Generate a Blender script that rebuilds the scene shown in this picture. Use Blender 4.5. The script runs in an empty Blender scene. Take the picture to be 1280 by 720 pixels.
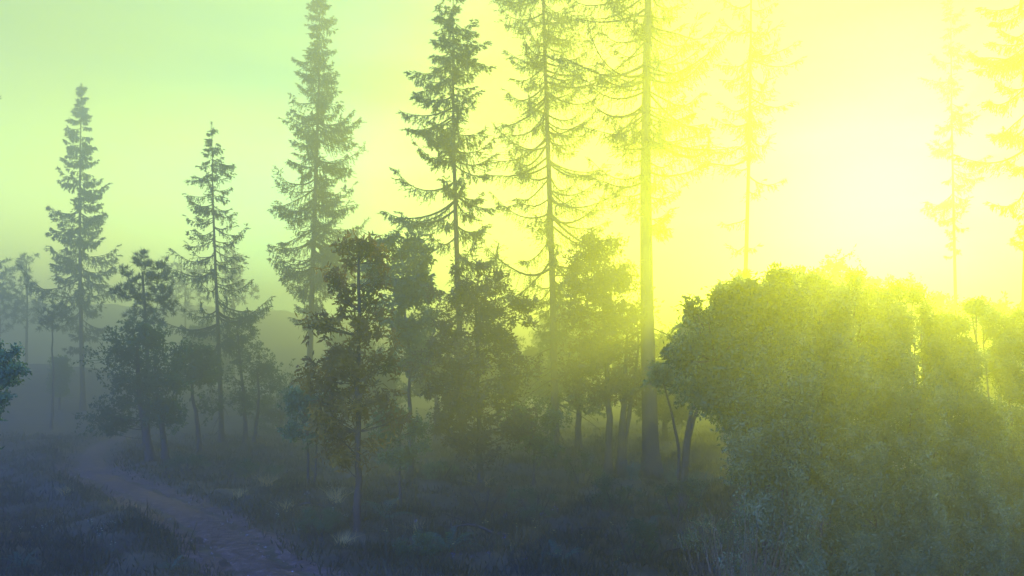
import bpy, math, random
import numpy as np
from mathutils import Vector

# ------------------------------------------------------------------ basics
scene = bpy.context.scene
COL = scene.collection
RES_F, CX, HOR, CAMH = 1108.0, 640.0, 480.0, 2.6        # photograph pixels


def at(px, Y):
    return (px - CX) / RES_F * Y


def zt(py, Y):
    return CAMH + (HOR - py) / RES_F * Y


def smooth(a, b, x):
    t = np.clip((x - a) / (b - a), 0, 1)
    return t * t * (3 - 2 * t)


# ------------------------------------------------------------------ path line
PATH = np.array([(3.0, 3.4), (1.2, 6.0), (-.9, 9.0), (-3.15, 12.0), (-3.75, 13.0), (-4.9, 15.2),
                 (-6.25, 17.5), (-8.3, 20.6), (-9.8, 22.6), (-12.3, 26.0), (-15.2, 32.0),
                 (-17.9, 38.5), (-19.5, 46.0)])
PW = np.array([.82, .82, .82, .82, .84, .85, .86, .88, .9, .95, 1.0, 1.0, 1.0])


def resample(P, n):
    P = np.asarray(P, float)
    d = np.r_[0, np.cumsum(np.linalg.norm(np.diff(P, axis=0), axis=1))]
    s = np.linspace(0, d[-1], n)
    out = np.stack([np.interp(s, d, P[:, k]) for k in range(P.shape[1])], 1)
    for _ in range(3):
        out[1:-1] = (out[:-2] + 2 * out[1:-1] + out[2:]) / 4
    return out


PL = resample(np.c_[PATH, PW], 160)


def path_dist(x, y):
    x = np.asarray(x, float); y = np.asarray(y, float)
    sh = x.shape
    p = np.stack([x.ravel(), y.ravel()], 1)
    best = np.full(len(p), 1e9)
    for a in range(0, len(p), 40000):
        q = p[a:a + 40000]
        d = np.hypot(q[:, None, 0] - PL[None, ::2, 0], q[:, None, 1] - PL[None, ::2, 1])
        best[a:a + 40000] = d.min(1)
    return best.reshape(sh)


def bumps(x, y):
    return (.10 * np.sin(x * .61 + 1.3) * np.cos(y * .47 + .4) + .07 * np.sin(x * 1.37 + y * .9 + 2.)
            + .045 * np.sin(x * 2.3 - y * 1.9 + .7) + .03 * np.cos(x * 3.9 + y * 3.1))


def terrain0(x, y):
    x = np.asarray(x, float); y = np.asarray(y, float)
    h = bumps(x, y)
    # mound far on the left
    h = h + 4.2 * np.exp(-((x + 41) / 22) ** 2 - ((y - 70) / 16) ** 2)
    # slow rise of the ground away from the track
    h = h + .5 * smooth(20, 45, y) * smooth(-10, 10, x)
    # far ridge
    ridge = 21.5 * smooth(105, 190, y - .12 * x) * (.86 + .07 * np.sin(x * .045 + .5) + .035 * np.sin(x * .11 + 2) + .02 * np.sin(x * .37) + .012 * np.sin(x * .93 + 1))
    return h + ridge


def terrain(x, y):
    h = terrain0(x, y)
    d = path_dist(x, y)
    k = 1 - smooth(.7, 1.6, d)
    bank = .10 * np.exp(-((d - 1.45) / .5) ** 2)
    return h * (1 - .75 * k) - .07 * k + bank


def tz(x, y):
    return float(terrain(np.array([x]), np.array([y]))[0])


# ------------------------------------------------------------------ materials
def new_mat(name):
    m = bpy.data.materials.new(name); m.use_nodes = True
    nt = m.node_tree; nt.nodes.clear()
    out = nt.nodes.new('ShaderNodeOutputMaterial')
    return m, nt, out


def noise_ramp(nt, scale, cols, detail=4., coord='Object', pos=None):
    tc = nt.nodes.new('ShaderNodeTexCoord')
    n = nt.nodes.new('ShaderNodeTexNoise'); n.inputs['Scale'].default_value = scale
    n.inputs['Detail'].default_value = detail
    nt.links.new(tc.outputs[coord], n.inputs['Vector'])
    r = nt.nodes.new('ShaderNodeValToRGB')
    el = r.color_ramp.elements
    pos = pos or list(np.linspace(.32, .68, len(cols)))
    while len(el) < len(cols):
        el.new(.5)
    for e, c, p in zip(el, cols, pos):
        e.position = float(p); e.color = (*c, 1)
    nt.links.new(n.outputs['Fac'], r.inputs['Fac'])
    return r, n


def mat_bark(name, c0, c1, scale=9):
    m, nt, out = new_mat(name)
    r, n = noise_ramp(nt, scale, [c0, c1], 8)
    b = nt.nodes.new('ShaderNodeBsdfPrincipled'); b.inputs['Roughness'].default_value = .9
    b.inputs['Specular IOR Level'].default_value = .2
    nt.links.new(r.outputs['Color'], b.inputs['Base Color'])
    bp = nt.nodes.new('ShaderNodeBump'); bp.inputs['Strength'].default_value = .7; bp.inputs['Distance'].default_value = .03
    nt.links.new(n.outputs['Fac'], bp.inputs['Height']); nt.links.new(bp.outputs['Normal'], b.inputs['Normal'])
    nt.links.new(b.outputs['BSDF'], out.inputs['Surface'])
    return m


def mat_leaf(name, cols, scale=3., trans=.4, tcol=None):
    m, nt, out = new_mat(name)
    r, _ = noise_ramp(nt, scale, cols, 3)
    d = nt.nodes.new('ShaderNodeBsdfDiffuse')
    nt.links.new(r.outputs['Color'], d.inputs['Color'])
    t = nt.nodes.new('ShaderNodeBsdfTranslucent')
    mx = nt.nodes.new('ShaderNodeMix'); mx.data_type = 'RGBA'; mx.blend_type = 'MULTIPLY'
    mx.inputs[0].default_value = 1.
    nt.links.new(r.outputs['Color'], mx.inputs[6]); mx.inputs[7].default_value = (*(tcol or (1.5, 1.6, .7)), 1)
    nt.links.new(mx.outputs[2], t.inputs['Color'])
    s = nt.nodes.new('ShaderNodeMixShader'); s.inputs[0].default_value = trans
    nt.links.new(d.outputs[0], s.inputs[1]); nt.links.new(t.outputs[0], s.inputs[2])
    nt.links.new(s.outputs[0], out.inputs['Surface'])
    return m


M = {}
M['bark'] = mat_bark('conifer_bark', (.009, .007, .006), (.030, .022, .016))
M['bark_grey'] = mat_bark('grey_bark', (.012, .010, .008), (.036, .029, .022), 14)
M['needle'] = mat_leaf('spruce_needles', [(.028, .048, .026), (.05, .078, .036)], .9, .15)
M['needle_pine'] = mat_leaf('pine_needles', [(.03, .048, .028), (.055, .075, .038)], 1.5, .2)
M['leaf_green'] = mat_leaf('green_leaves', [(.035, .065, .03), (.07, .115, .045), (.14, .19, .07)], 8)
M['leaf_grey'] = mat_leaf('willow_leaves', [(.035, .062, .036), (.055, .088, .045), (.085, .12, .055), (.13, .16, .07)], 6, .5)
M['leaf_dark'] = mat_leaf('dark_leaves', [(.03, .055, .03), (.05, .085, .035)], 2)
M['leaf_autumn'] = mat_leaf('autumn_leaves', [(.055, .07, .03), (.10, .065, .028), (.15, .10, .028), (.30, .20, .035)], 1.6, .55, (1.5, 1.3, .6))
M['leaf_brown'] = mat_leaf('brown_leaves', [(.05, .06, .028), (.085, .06, .03), (.12, .08, .03)], 1.8, .35, (1.4, 1.2, .6))
M['fern'] = mat_leaf('fern_leaves', [(.035, .085, .05), (.06, .12, .06)], 3, .35)
M['dry'] = mat_leaf('dry_grass', [(.30, .22, .06), (.42, .32, .10)], 3, .35, (1.1, 1.1, .8))
M['petal_white'] = mat_leaf('white_petals', [(.45, .45, .38), (.6, .6, .52)], 3, .3, (1, 1, 1))
M['petal_yellow'] = mat_leaf('yellow_petals', [(.5, .4, .1), (.6, .5, .16)], 3, .3, (1, 1, 1))
M['petal_violet'] = mat_leaf('violet_petals', [(.16, .12, .5), (.22, .16, .6)], 3, .3, (1, 1, 1))
M['grass'] = mat_leaf('grass_blades', [(.018, .020, .012), (.030, .032, .018), (.062, .052, .026)], .35, .3)
M['stone'] = mat_bark('stones', (.06, .05, .045), (.2, .17, .15), 20)
M['dead_stalk'] = mat_leaf('withered_stalks', [(.05, .035, .022), (.11, .075, .035)], 3, .3, (1, 1, 1))


def mat_ground():
    m, nt, out = new_mat('forest_floor')
    r, n = noise_ramp(nt, 1.1, [(.022, .018, .012), (.035, .033, .017), (.06, .05, .026)], 9)
    b = nt.nodes.new('ShaderNodeBsdfPrincipled'); b.inputs['Roughness'].default_value = 1
    b.inputs['Specular IOR Level'].default_value = .1
    nt.links.new(r.outputs['Color'], b.inputs['Base Color'])
    bp = nt.nodes.new('ShaderNodeBump'); bp.inputs['Strength'].default_value = .8; bp.inputs['Distance'].default_value = .08
    nt.links.new(n.outputs['Fac'], bp.inputs['Height']); nt.links.new(bp.outputs['Normal'], b.inputs['Normal'])
    nt.links.new(b.outputs['BSDF'], out.inputs['Surface'])
    return m


def mat_path():
    m, nt, out = new_mat('dirt_track')
    r, n = noise_ramp(nt, 5.5, [(.020, .014, .010), (.050, .033, .022), (.064, .042, .028), (.12, .08, .053)], 10, pos=[.3, .46, .56, .7])
    b = nt.nodes.new('ShaderNodeBsdfPrincipled'); b.inputs['Roughness'].default_value = .95
    b.inputs['Specular IOR Level'].default_value = .15
    nt.links.new(r.outputs['Color'], b.inputs['Base Color'])
    n2 = nt.nodes.new('ShaderNodeTexNoise'); n2.inputs['Scale'].default_value = 14; n2.inputs['Detail'].default_value = 6
    tc = nt.nodes.new('ShaderNodeTexCoord'); nt.links.new(tc.outputs['Object'], n2.inputs['Vector'])
    bp = nt.nodes.new('ShaderNodeBump'); bp.inputs['Strength'].default_value = .7; bp.inputs['Distance'].default_value = .05
    nt.links.new(n2.outputs['Fac'], bp.inputs['Height']); nt.links.new(bp.outputs['Normal'], b.inputs['Normal'])
    nt.links.new(b.outputs['BSDF'], out.inputs['Surface'])
    return m


M['ground'] = mat_ground(); M['path'] = mat_path()


# ------------------------------------------------------------------ mesh tools
class Geo:
    def __init__(self):
        self.v = []; self.f = []; self.n = 0

    def add(self, v, f):
        v = np.asarray(v, float).reshape(-1, 3)
        self.v.append(v); self.f.append(np.asarray(f) + self.n); self.n += len(v)

    def build(self, name, mat, parent=None, smooth_faces=False):
        me = bpy.data.meshes.new(name)
        v = np.concatenate(self.v).astype(np.float32)
        quads = [f for f in self.f if f.shape[1] == 4]; tris = [f for f in self.f if f.shape[1] == 3]
        loops = np.concatenate([a.ravel() for a in quads + tris]).astype(np.int32)
        nq = sum(len(a) for a in quads); ntr = sum(len(a) for a in tris)
        me.vertices.add(len(v)); me.vertices.foreach_set('co', v.ravel())
        me.loops.add(len(loops)); me.loops.foreach_set('vertex_index', loops)
        me.polygons.add(nq + ntr)
        st = np.r_[np.arange(nq) * 4, nq * 4 + np.arange(ntr) * 3].astype(np.int32)
        me.polygons.foreach_set('loop_start', st)
        me.polygons.foreach_set('use_smooth', np.full(nq + ntr, smooth_faces))
        me.update(calc_edges=True)
        me.validate()
        me.materials.append(mat)
        o = bpy.data.objects.new(name, me); COL.objects.link(o)
        if parent:
            o.parent = parent
        return o

    # rhombic blades from base points P along unit dirs D
    def blades(self, P, D, L, W, rng, fold=0.):
        n = len(P)
        if n == 0:
            return
        D = D / (np.linalg.norm(D, axis=1, keepdims=True) + 1e-9)
        r = rng.normal(size=(n, 3))
        s = np.cross(D, r); s /= np.linalg.norm(s, axis=1, keepdims=True) + 1e-9
        L = np.broadcast_to(L, (n,))[:, None]; W = np.broadcast_to(W, (n,))[:, None]
        mid = P + D * L * .45
        V = np.stack([P, mid - s * W * .5, P + D * L, mid + s * W * .5], 1)
        F = np.arange(n * 4).reshape(n, 4)
        self.add(V, F)

    # many tubes at once: pts (B,K,3), rad (B,K)
    def tubes(self, pts, rad, k=5):
        pts = np.asarray(pts, float); rad = np.asarray(rad, float)
        B, K, _ = pts.shape
        T = np.gradient(pts, axis=1); T /= np.linalg.norm(T, axis=2, keepdims=True) + 1e-9
        ref = np.where(np.abs(T[..., 2:3]) > .8, np.array([1., 0, 0]), np.array([0, 0, 1.]))
        u = np.cross(T, ref); u /= np.linalg.norm(u, axis=2, keepdims=True) + 1e-9
        w = np.cross(T, u)
        a = np.arange(k) * 2 * math.pi / k
        ring = (u[:, :, None] * np.cos(a)[None, None, :, None] + w[:, :, None] * np.sin(a)[None, None, :, None])
        V = pts[:, :, None] + ring * rad[:, :, None, None]
        idx = np.arange(B * K * k).reshape(B, K, k)
        a0 = idx[:, :-1]; a1 = idx[:, 1:]
        F = np.stack([a0, np.roll(a0, -1, 2), np.roll(a1, -1, 2), a1], -1).reshape(-1, 4)
        self.add(V, F)


def thing(name, label, cat, loc, group=None, rz=0.):
    o = bpy.data.objects.new(name, None); COL.objects.link(o)
    o.empty_display_size = .3
    o.location = loc; o.rotation_euler = (0, 0, rz)
    o['label'] = label; o['category'] = cat
    if group:
        o['group'] = group
    return o


# ------------------------------------------------------------------ spruces
def spruce(label, px, Y, top=None, H=None, halfw=60, wpy=230, start=.12, pw=.85, whorl=.42, per=5, seed=1,
           trunk_r=None, twigs=26, blades=7, bl=.17, bw=.035, gap=.18, dead=0, hang=.5, cap=1.25, group=None, dz=0., sub=.34, extra=()):
    """halfw: crown half width in photo pixels at photo row wpy."""
    rng = np.random.default_rng(seed)
    X = at(px, Y); z0 = tz(X, Y) - .05 + dz
    if H is None:
        H = zt(top, Y) - z0
    zw = zt(wpy, Y) - z0
    Rw = halfw / RES_F * Y
    root = thing('spruce_tree', label, 'spruce', (X, Y, z0), group)
    tr = trunk_r or H * .0078
    # trunk
    K = 26
    zz = np.linspace(0, H, K)
    bend = np.stack([.012 * H * np.sin(zz / H * 3 + seed), .012 * H * np.cos(zz / H * 2.3 + seed * 1.7)], 1)
    bend -= bend[0]
    rad = tr * ((1 - zz / H) ** .85 + .03) * (1 + .7 * np.exp(-zz / .35))
    gl = Geo(); pts = np.c_[bend, zz]
    gl.tubes(pts[None], rad[None], 9)

    def trunk_at(z):
        return np.stack([np.interp(z, zz, bend[:, 0]), np.interp(z, zz, bend[:, 1]), z], -1)

    Hc = H * (1 - start)

    def prof(z):
        u = np.clip((H - z) / (H - zw), 0, 5)            # 0 top, 1 at the measured row
        r = Rw * u ** pw
        full = np.clip((z - start * H) / (.12 * H), .35, 1)
        return np.minimum(r, Rw * cap) * full

    z = []; z_cur = start * H
    while z_cur < H * .985:
        u = (H - z_cur) / H
        for _ in range(rng.poisson(per) + 1):
            z.append(z_cur + rng.uniform(-.4, .4) * whorl)
        z_cur += whorl * (.5 + .75 * u) * rng.uniform(.75, 1.25)
    z = np.clip(np.array(z), start * H, H * .985)
    z = z[rng.random(len(z)) > gap]
    # irregular gaps by side
    phi = rng.uniform(0, 2 * math.pi, len(z))
    lump = .5 + .5 * np.sin(z * (26. / H) + 2.4 * np.sin(phi + seed) + seed)
    L = prof(z) * rng.uniform(.62, 1.12, len(z)) * (.62 + .5 * lump)
    L = np.maximum(L, .10)
    for ez, ephi, el in extra:
        z = np.r_[z, ez]; phi = np.r_[phi, ephi]; L = np.r_[L, el]
    N = len(z)
    u = (H - z) / H
    a = np.interp(u, [0, .05, .15, .5, 1], [-.9, .25, .6, .85, .95]) * rng.uniform(.5, 1.25, N)
    b = np.interp(u, [0, .08, .25, 1], [.1, .35, .72, .8]) * rng.uniform(.75, 1.25, N)
    KB = 10
    t = np.linspace(0, 1, KB)[None]
    r_ = L[:, None] * t
    side = rng.normal(0, .22, N); wav = rng.normal(0, .035, (N, 1)); wph = rng.uniform(0, 6, (N, 1))
    ang = phi[:, None] + side[:, None] * t ** 2
    base = trunk_at(z)
    bp = base[:, None] + np.stack([r_ * np.cos(ang), r_ * np.sin(ang), L[:, None] * (-a[:, None] * t + b[:, None] * t ** 2 + wav * np.sin(t * 7 + wph) * t)], -1)
    br = (.010 + .016 * L)[:, None] * (1 - .88 * t)
    gl.tubes(bp, br * .9, 4)
    # dead lower limbs
    if dead:
        zd = rng.uniform(.03 * H, max(start * H, .1 * H), dead)
        pd = rng.uniform(0, 2 * math.pi, dead); Ld = rng.uniform(.5, 1.15, dead) * Rw * .95
        Ld = np.minimum(Ld, 1.6)
        td = np.linspace(0, 1, 8)[None]
        P = trunk_at(zd)[:, None] + np.stack([Ld[:, None] * td * np.cos(pd)[:, None], Ld[:, None] * td * np.sin(pd)[:, None],
                                              Ld[:, None] * (-.35 * td - .25 * td ** 2)], -1)
        gl.tubes(P, (.006 + .012 * Ld)[:, None] * (1 - .85 * td), 4)
        # twiggy side shoots on the dead limbs
        m = dead * 9
        bi = rng.integers(0, dead, m); ti = rng.integers(2, 7, m)
        o_ = P[bi, ti]; d_ = rng.normal(size=(m, 3)) * [1, 1, .6] + [0, 0, -.5]
        d_ /= np.linalg.norm(d_, axis=1, keepdims=True)
        ln = rng.uniform(.15, .6, m)[:, None, None] * np.linspace(0, 1, 4)[None, :, None]
        pp = o_[:, None] + d_[:, None] * ln + np.array([0, 0, -.25]) * ln ** 2
        gl.tubes(pp, np.broadcast_to(np.array([.006, .005, .004, .002]), (m, 4)), 3)
    gl.build('trunk', M['bark'], root, True)
    # side twigs
    gn = Geo()
    Kt = np.maximum(6, (twigs * np.clip(L / max(Rw, .3), .3, 1.4)).astype(int))
    bi = np.repeat(np.arange(N), Kt)
    T = np.concatenate([(np.arange(k) + rng.random(k)) / k for k in Kt])
    T = .10 + .9 * T ** .85
    fi = np.clip(T * (KB - 1), 0, KB - 1.001); i0 = fi.astype(int); fr = (fi - i0)[:, None]
    p = bp[bi, i0] * (1 - fr) + bp[bi, i0 + 1] * fr
    tan = bp[bi, i0 + 1] - bp[bi, i0]; tan /= np.linalg.norm(tan, axis=1, keepdims=True)
    sgn = np.where(rng.random(len(T)) < .5, -1, 1)
    sd = np.cross(tan, [0, 0, 1.]) * sgn[:, None]
    hangm = rng.random(len(T)) < hang
    d = tan * rng.uniform(.5, 1.1, len(T))[:, None] + sd * rng.uniform(.3, 1, len(T))[:, None] + np.array([0, 0, -.22])
    dh = tan * .35 + sd * rng.uniform(0, .4, len(T))[:, None] + np.array([0, 0, -1.])
    d = np.where(hangm[:, None], dh, d)
    d /= np.linalg.norm(d, axis=1, keepdims=True)
    Lb = L[bi]
    lt = (sub * Lb * (1 - T) ** .7 + .10 + .05 * Lb) * rng.uniform(.5, 1.2, len(T))
    lt = np.where(hangm, lt * .55, lt)
    nb = blades
    s = (np.arange(nb) + .5)[None] / nb + rng.uniform(-.5, .5, (len(T), nb)) / nb
    curve = np.array([0, 0, -1.]) * .16
    P = p[:, None] + d[:, None] * (lt[:, None] * s)[..., None] + curve * (lt[:, None] * s ** 2)[..., None]
    jit = rng.normal(size=P.shape) * [.55, .55, .4]
    D = d[:, None] + jit * .75 + np.array([0, 0, -.12])
    n = P.shape[0] * nb
    gn.blades(P.reshape(-1, 3), D.reshape(-1, 3), bl * rng.uniform(.6, 1.25, n), bw * rng.uniform(.7, 1.3, n), rng)
    # leader tip
    m = 60
    zt_ = H - rng.uniform(0, .05 * H, m) ** 1.0
    P = trunk_at(zt_) ; D = rng.normal(size=(m, 3)) * [.7, .7, .3] + [0, 0, .8]
    gn.blades(P, D, bl * 1.1, bw, rng)
    gn.build('crown', M['needle'], root)
    return root


# ------------------------------------------------------------------ broadleaves and pines
def curve_pts(a, b, K, rng, sag=.12):
    t = np.linspace(0, 1, K)[:, None]
    a = np.asarray(a, float); b = np.asarray(b, float)
    ln = np.linalg.norm(b - a)
    off = rng.normal(size=3) * sag * ln
    return a * (1 - t) + b * t + off * (t * (1 - t) * 2)


def leafy(name, label, cat, px, Y, clumps, trunks, leaf='leaf_green', bark='bark_grey', seed=1, twig_n=26, twig_len=.5,
          leaves=9, ll=.075, lw=.04, up=.25, group=None, droop=.0, z0=None, tuft=False, rot=0., spread=1.0, pieces=None, limb_r=.022):
    """clumps: list of (dx_px, row_px, r_px, depth m) in photograph pixels at distance Y; trunks: list of polylines (dx_px,row_px) or metres"""
    rng = np.random.default_rng(seed)
    X = at(px, Y)
    z0 = tz(X, Y) - .04 if z0 is None else z0
    root = thing(name, label, cat, (X, Y, z0), group)
    s = Y / RES_F
    C = []
    for c in clumps:
        dx, row, rp = c[:3]
        dy = c[3] if len(c) > 3 else rng.uniform(-1, 1) * rp * s * .9
        C.append(((c[0]) * s, dy, zt(row, Y) - z0, rp * s))
    C = np.array(C)
    TP = []; stems = []
    for tr in trunks:
        w, poly = tr
        poly = np.array([((q[0]) * s, (q[2] if len(q) > 2 else 0.), zt(q[1], Y) - z0) for q in poly])
        poly[0, 2] = min(poly[0, 2], 0.)
        pp = resample(poly, 14)
        wob = np.cumsum(rng.normal(size=(14, 3)) * [1, 1, 0], 0) * .012 * np.linalg.norm(poly[-1] - poly[0]) / 3
        wob -= np.linspace(0, 1, 14)[:, None] * wob[-1]
        pp = pp + wob
        r = w * s * .5 * (np.linspace(1, .3, 14)) * (1 + .5 * np.exp(-np.arange(14) / 1.0))
        g = Geo(); g.tubes(pp[None], r[None], 8); TP.append(pp); stems.append(g)
    allT = np.concatenate(TP)
    gf = Geo()
    tips = []
    for (cx, cy, cz, cr) in C:
        c = np.array([cx, cy, cz])
        # join to a trunk point below the clump
        dd = np.linalg.norm(allT - c, axis=1) + 2.5 * np.maximum(0, allT[:, 2] - c[2] + .3 * cr)
        q = dd.argmin()
        l = curve_pts(allT[q], c, 8, rng)
        stems[q // 14].tubes(l[None], (max(.010, limb_r * cr ** .5) * np.linspace(1, .45, 8))[None], 5)
        nt = max(4, int(twig_n))
        dirs = rng.normal(size=(nt, 3)); dirs /= np.linalg.norm(dirs, axis=1, keepdims=True)
        dirs[:, 2] += up; dirs /= np.linalg.norm(dirs, axis=1, keepdims=True)
        rr = cr * rng.uniform(.35, 1.0, nt) ** .7 * spread * np.where(rng.random(nt) < .15, 1.6, 1.)
        st = c + rng.normal(size=(nt, 3)) * cr * [.42, .42, .34]
        for q in range(nt):
            tips.append(np.stack([st[q], st[q] + dirs[q] * rr[q] * .5 + rng.normal(size=3) * cr * .06, st[q] + dirs[q] * rr[q] + np.array([0, 0, -droop * rr[q]])]))
    for g in stems:
        g.build('trunk' if len(stems) == 1 else 'stem', M[bark], root, True)
    tips = np.stack(tips)
    gf.tubes(tips, np.broadcast_to(np.array([.009, .006, .003]) * min(1., Y / 15 + .2), tips.shape[:2]), 3)
    nt = len(tips)
    if tuft:                                             # pine: radiating needles round the twig ends
        m = leaves
        tt = rng.uniform(.35, 1.0, (nt, m, 1))
        P = tips[:, None, 1] * (1 - tt) + tips[:, None, 2] * tt
        axis = tips[:, 2] - tips[:, 1]; axis /= np.linalg.norm(axis, axis=1, keepdims=True) + 1e-9
        D = axis[:, None] * .9 + rng.normal(size=P.shape) * .75 + np.array([0, 0, .25])
    else:
        m = leaves
        tt = rng.uniform(.1, 1.0, (nt, m, 1))
        P = np.where(tt < .5, tips[:, None, 0] * (1 - tt * 2) + tips[:, None, 1] * tt * 2,
                     tips[:, None, 1] * (2 - tt * 2) + tips[:, None, 2] * (tt * 2 - 1))
        axis = tips[:, 2] - tips[:, 0]; axis /= np.linalg.norm(axis, axis=1, keepdims=True) + 1e-9
        P = P + rng.normal(size=P.shape) * .035
        D = axis[:, None] * .5 + rng.normal(size=P.shape) * .9 + np.array([0, 0, -.25])
    n = nt * m
    gf.blades(P.reshape(-1, 3), D.reshape(-1, 3), ll * rng.uniform(.4, 1.5, n), lw * rng.uniform(.5, 1.4, n), rng)
    gf.build('crown', M[leaf], root)
    return root


def blob(cx, cy, rx, ry, n, r, seed):
    r = r * .85; n = int(n * 1.25)
    """n clumps spread in an ellipse of photograph pixels, ragged rim"""
    rng = np.random.default_rng(seed)
    out = []
    for i in range(n):
        a = rng.uniform(0, 2 * math.pi); q = rng.uniform(0, 1) ** .5
        out.append((cx + rx * q * math.cos(a), cy + ry * q * math.sin(a), r * rng.uniform(.5, 1.45)))
    return out


# ================================================================== THE SETTING
def build_ground():
    xs = np.concatenate([np.linspace(-200, -62, 40), np.linspace(-60, -14, 70), np.linspace(-13.7, 16, 150), np.linspace(16.4, 60, 70), np.linspace(64, 200, 36)])
    ys = np.concatenate([np.linspace(-30, 2, 14), np.linspace(2.4, 32, 170), np.linspace(32.5, 90, 80), np.linspace(92, 200, 50)])
    Xg, Yg = np.meshgrid(xs, ys)
    Zg = terrain(Xg, Yg)
    V = np.stack([Xg, Yg, Zg], -1)
    ny, nx = Xg.shape
    i = np.arange(ny * nx).reshape(ny, nx)
    F = np.stack([i[:-1, :-1], i[:-1, 1:], i[1:, 1:], i[1:, :-1]], -1).reshape(-1, 4)
    g = Geo(); g.add(V, F)
    o = g.build('ground', M['ground'], None, True)
    o['kind'] = 'structure'; o['label'] = 'dark forest floor rising to a misty ridge'


def build_path():
    rng = np.random.default_rng(5)
    n = 260; P = resample(PL, n)
    t = np.gradient(P[:, :2], axis=0); t /= np.linalg.norm(t, axis=1, keepdims=True)
    nrm = np.c_[-t[:, 1], t[:, 0]]
    k = 15
    ws = np.linspace(-1, 1, k)
    edge = 1 + .10 * np.sin(np.arange(n) * .37) + .06 * np.sin(np.arange(n) * .91 + 1)
    XY = P[:, None, :2] + nrm[:, None] * (P[:, 2] * edge)[:, None, None] * ws[None, :, None]
    Z = terrain(XY[..., 0], XY[..., 1]) + .03
    rut = -.035 * (np.exp(-((ws - .5) / .18) ** 2) + np.exp(-((ws + .5) / .18) ** 2))
    Z = Z + rut[None] * 1.1 + rng.normal(size=Z.shape) * .006 - .028 * (np.abs(ws) > .95)
    V = np.concatenate([XY, Z[..., None]], -1)
    i = np.arange(n * k).reshape(n, k)
    F = np.stack([i[:-1, :-1], i[:-1, 1:], i[1:, 1:], i[1:, :-1]], -1).reshape(-1, 4)
    g = Geo(); g.add(V, F)
    o = g.build('path', M['path'], None, True)
    o['kind'] = 'structure'; o['label'] = 'bare dirt track curving away to the left into mist'


def build_grass():
    rng = np.random.default_rng(11)
    g = Geo()
    N = 210000
    d = 7 + 36 * rng.random(N) ** 1.35
    a = rng.uniform(-.62, .62, N)
    x = d * np.tan(a); y = d
    keep = path_dist(x, y) > .70 + rng.uniform(-.2, .4, N)
    # tufts: modulate by a patch pattern
    pat = np.sin(x * 1.9 + np.sin(y * 1.3) * 1.7) * np.sin(y * 1.7 + np.sin(x * .9) * 2) + .5 * np.sin(x * 4.3 + y * 3.1)
    keep &= rng.random(N) < np.clip(.55 + .45 * pat, .12, 1)
    x, y, d, pat = x[keep], y[keep], d[keep], pat[keep]
    P = np.c_[x, y, terrain(x, y) - .01]
    n = len(x)
    D = rng.normal(size=(n, 3)) * [.4, .4, .1] + [0, 0, 1]
    h = rng.uniform(.05, .20, n) * (1 + .5 * np.clip(pat, 0, 1.5)) * np.where(rng.random(n) < .05, 1.9, 1)
    g.blades(P, D, h, (.012 + .0006 * d) * rng.uniform(.7, 1.4, n), rng)
    o = g.build('grass', M['grass'], None)
    o['kind'] = 'stuff'; o['label'] = 'short dark grass and weeds over the forest floor'


# haze ------------------------------------------------------------------
HAZE_DENS, HAZE_G, HAZE_COL = .019, .81, (.97, .985, 1.0)


def build_haze():
    g = Geo()
    x0, x1, y0, y1, z0, z1 = -202, 202, -32, 202, -2.0, 23.5
    V = [(x, y, z) for z in (z0, z1) for y in (y0, y1) for x in (x0, x1)]
    F = [(0, 2, 3, 1), (4, 5, 7, 6), (0, 1, 5, 4), (2, 6, 7, 3), (0, 4, 6, 2), (1, 3, 7, 5)]
    g.add(V, F)
    m, nt, out = new_mat('haze_air')
    v = nt.nodes.new('ShaderNodeVolumePrincipled')
    v.inputs['Color'].default_value = (*HAZE_COL, 1)
    v.inputs['Density'].default_value = HAZE_DENS
    v.inputs['Anisotropy'].default_value = HAZE_G
    nt.links.new(v.outputs[0], out.inputs['Volume'])
    o = g.build('haze', m, None)
    o['kind'] = 'stuff'; o['label'] = 'pale morning mist filling the forest'


# ------------------------------------------------------------------ sun, sky, camera
SUN_PX, SUN_PY = 1115, 235
sd = Vector(((SUN_PX - CX) / RES_F, 1.0, (HOR - SUN_PY) / RES_F)).normalized()
SUN_EL = math.asin(sd.z); SUN_AZ = math.atan2(sd.x, sd.y)


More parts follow.
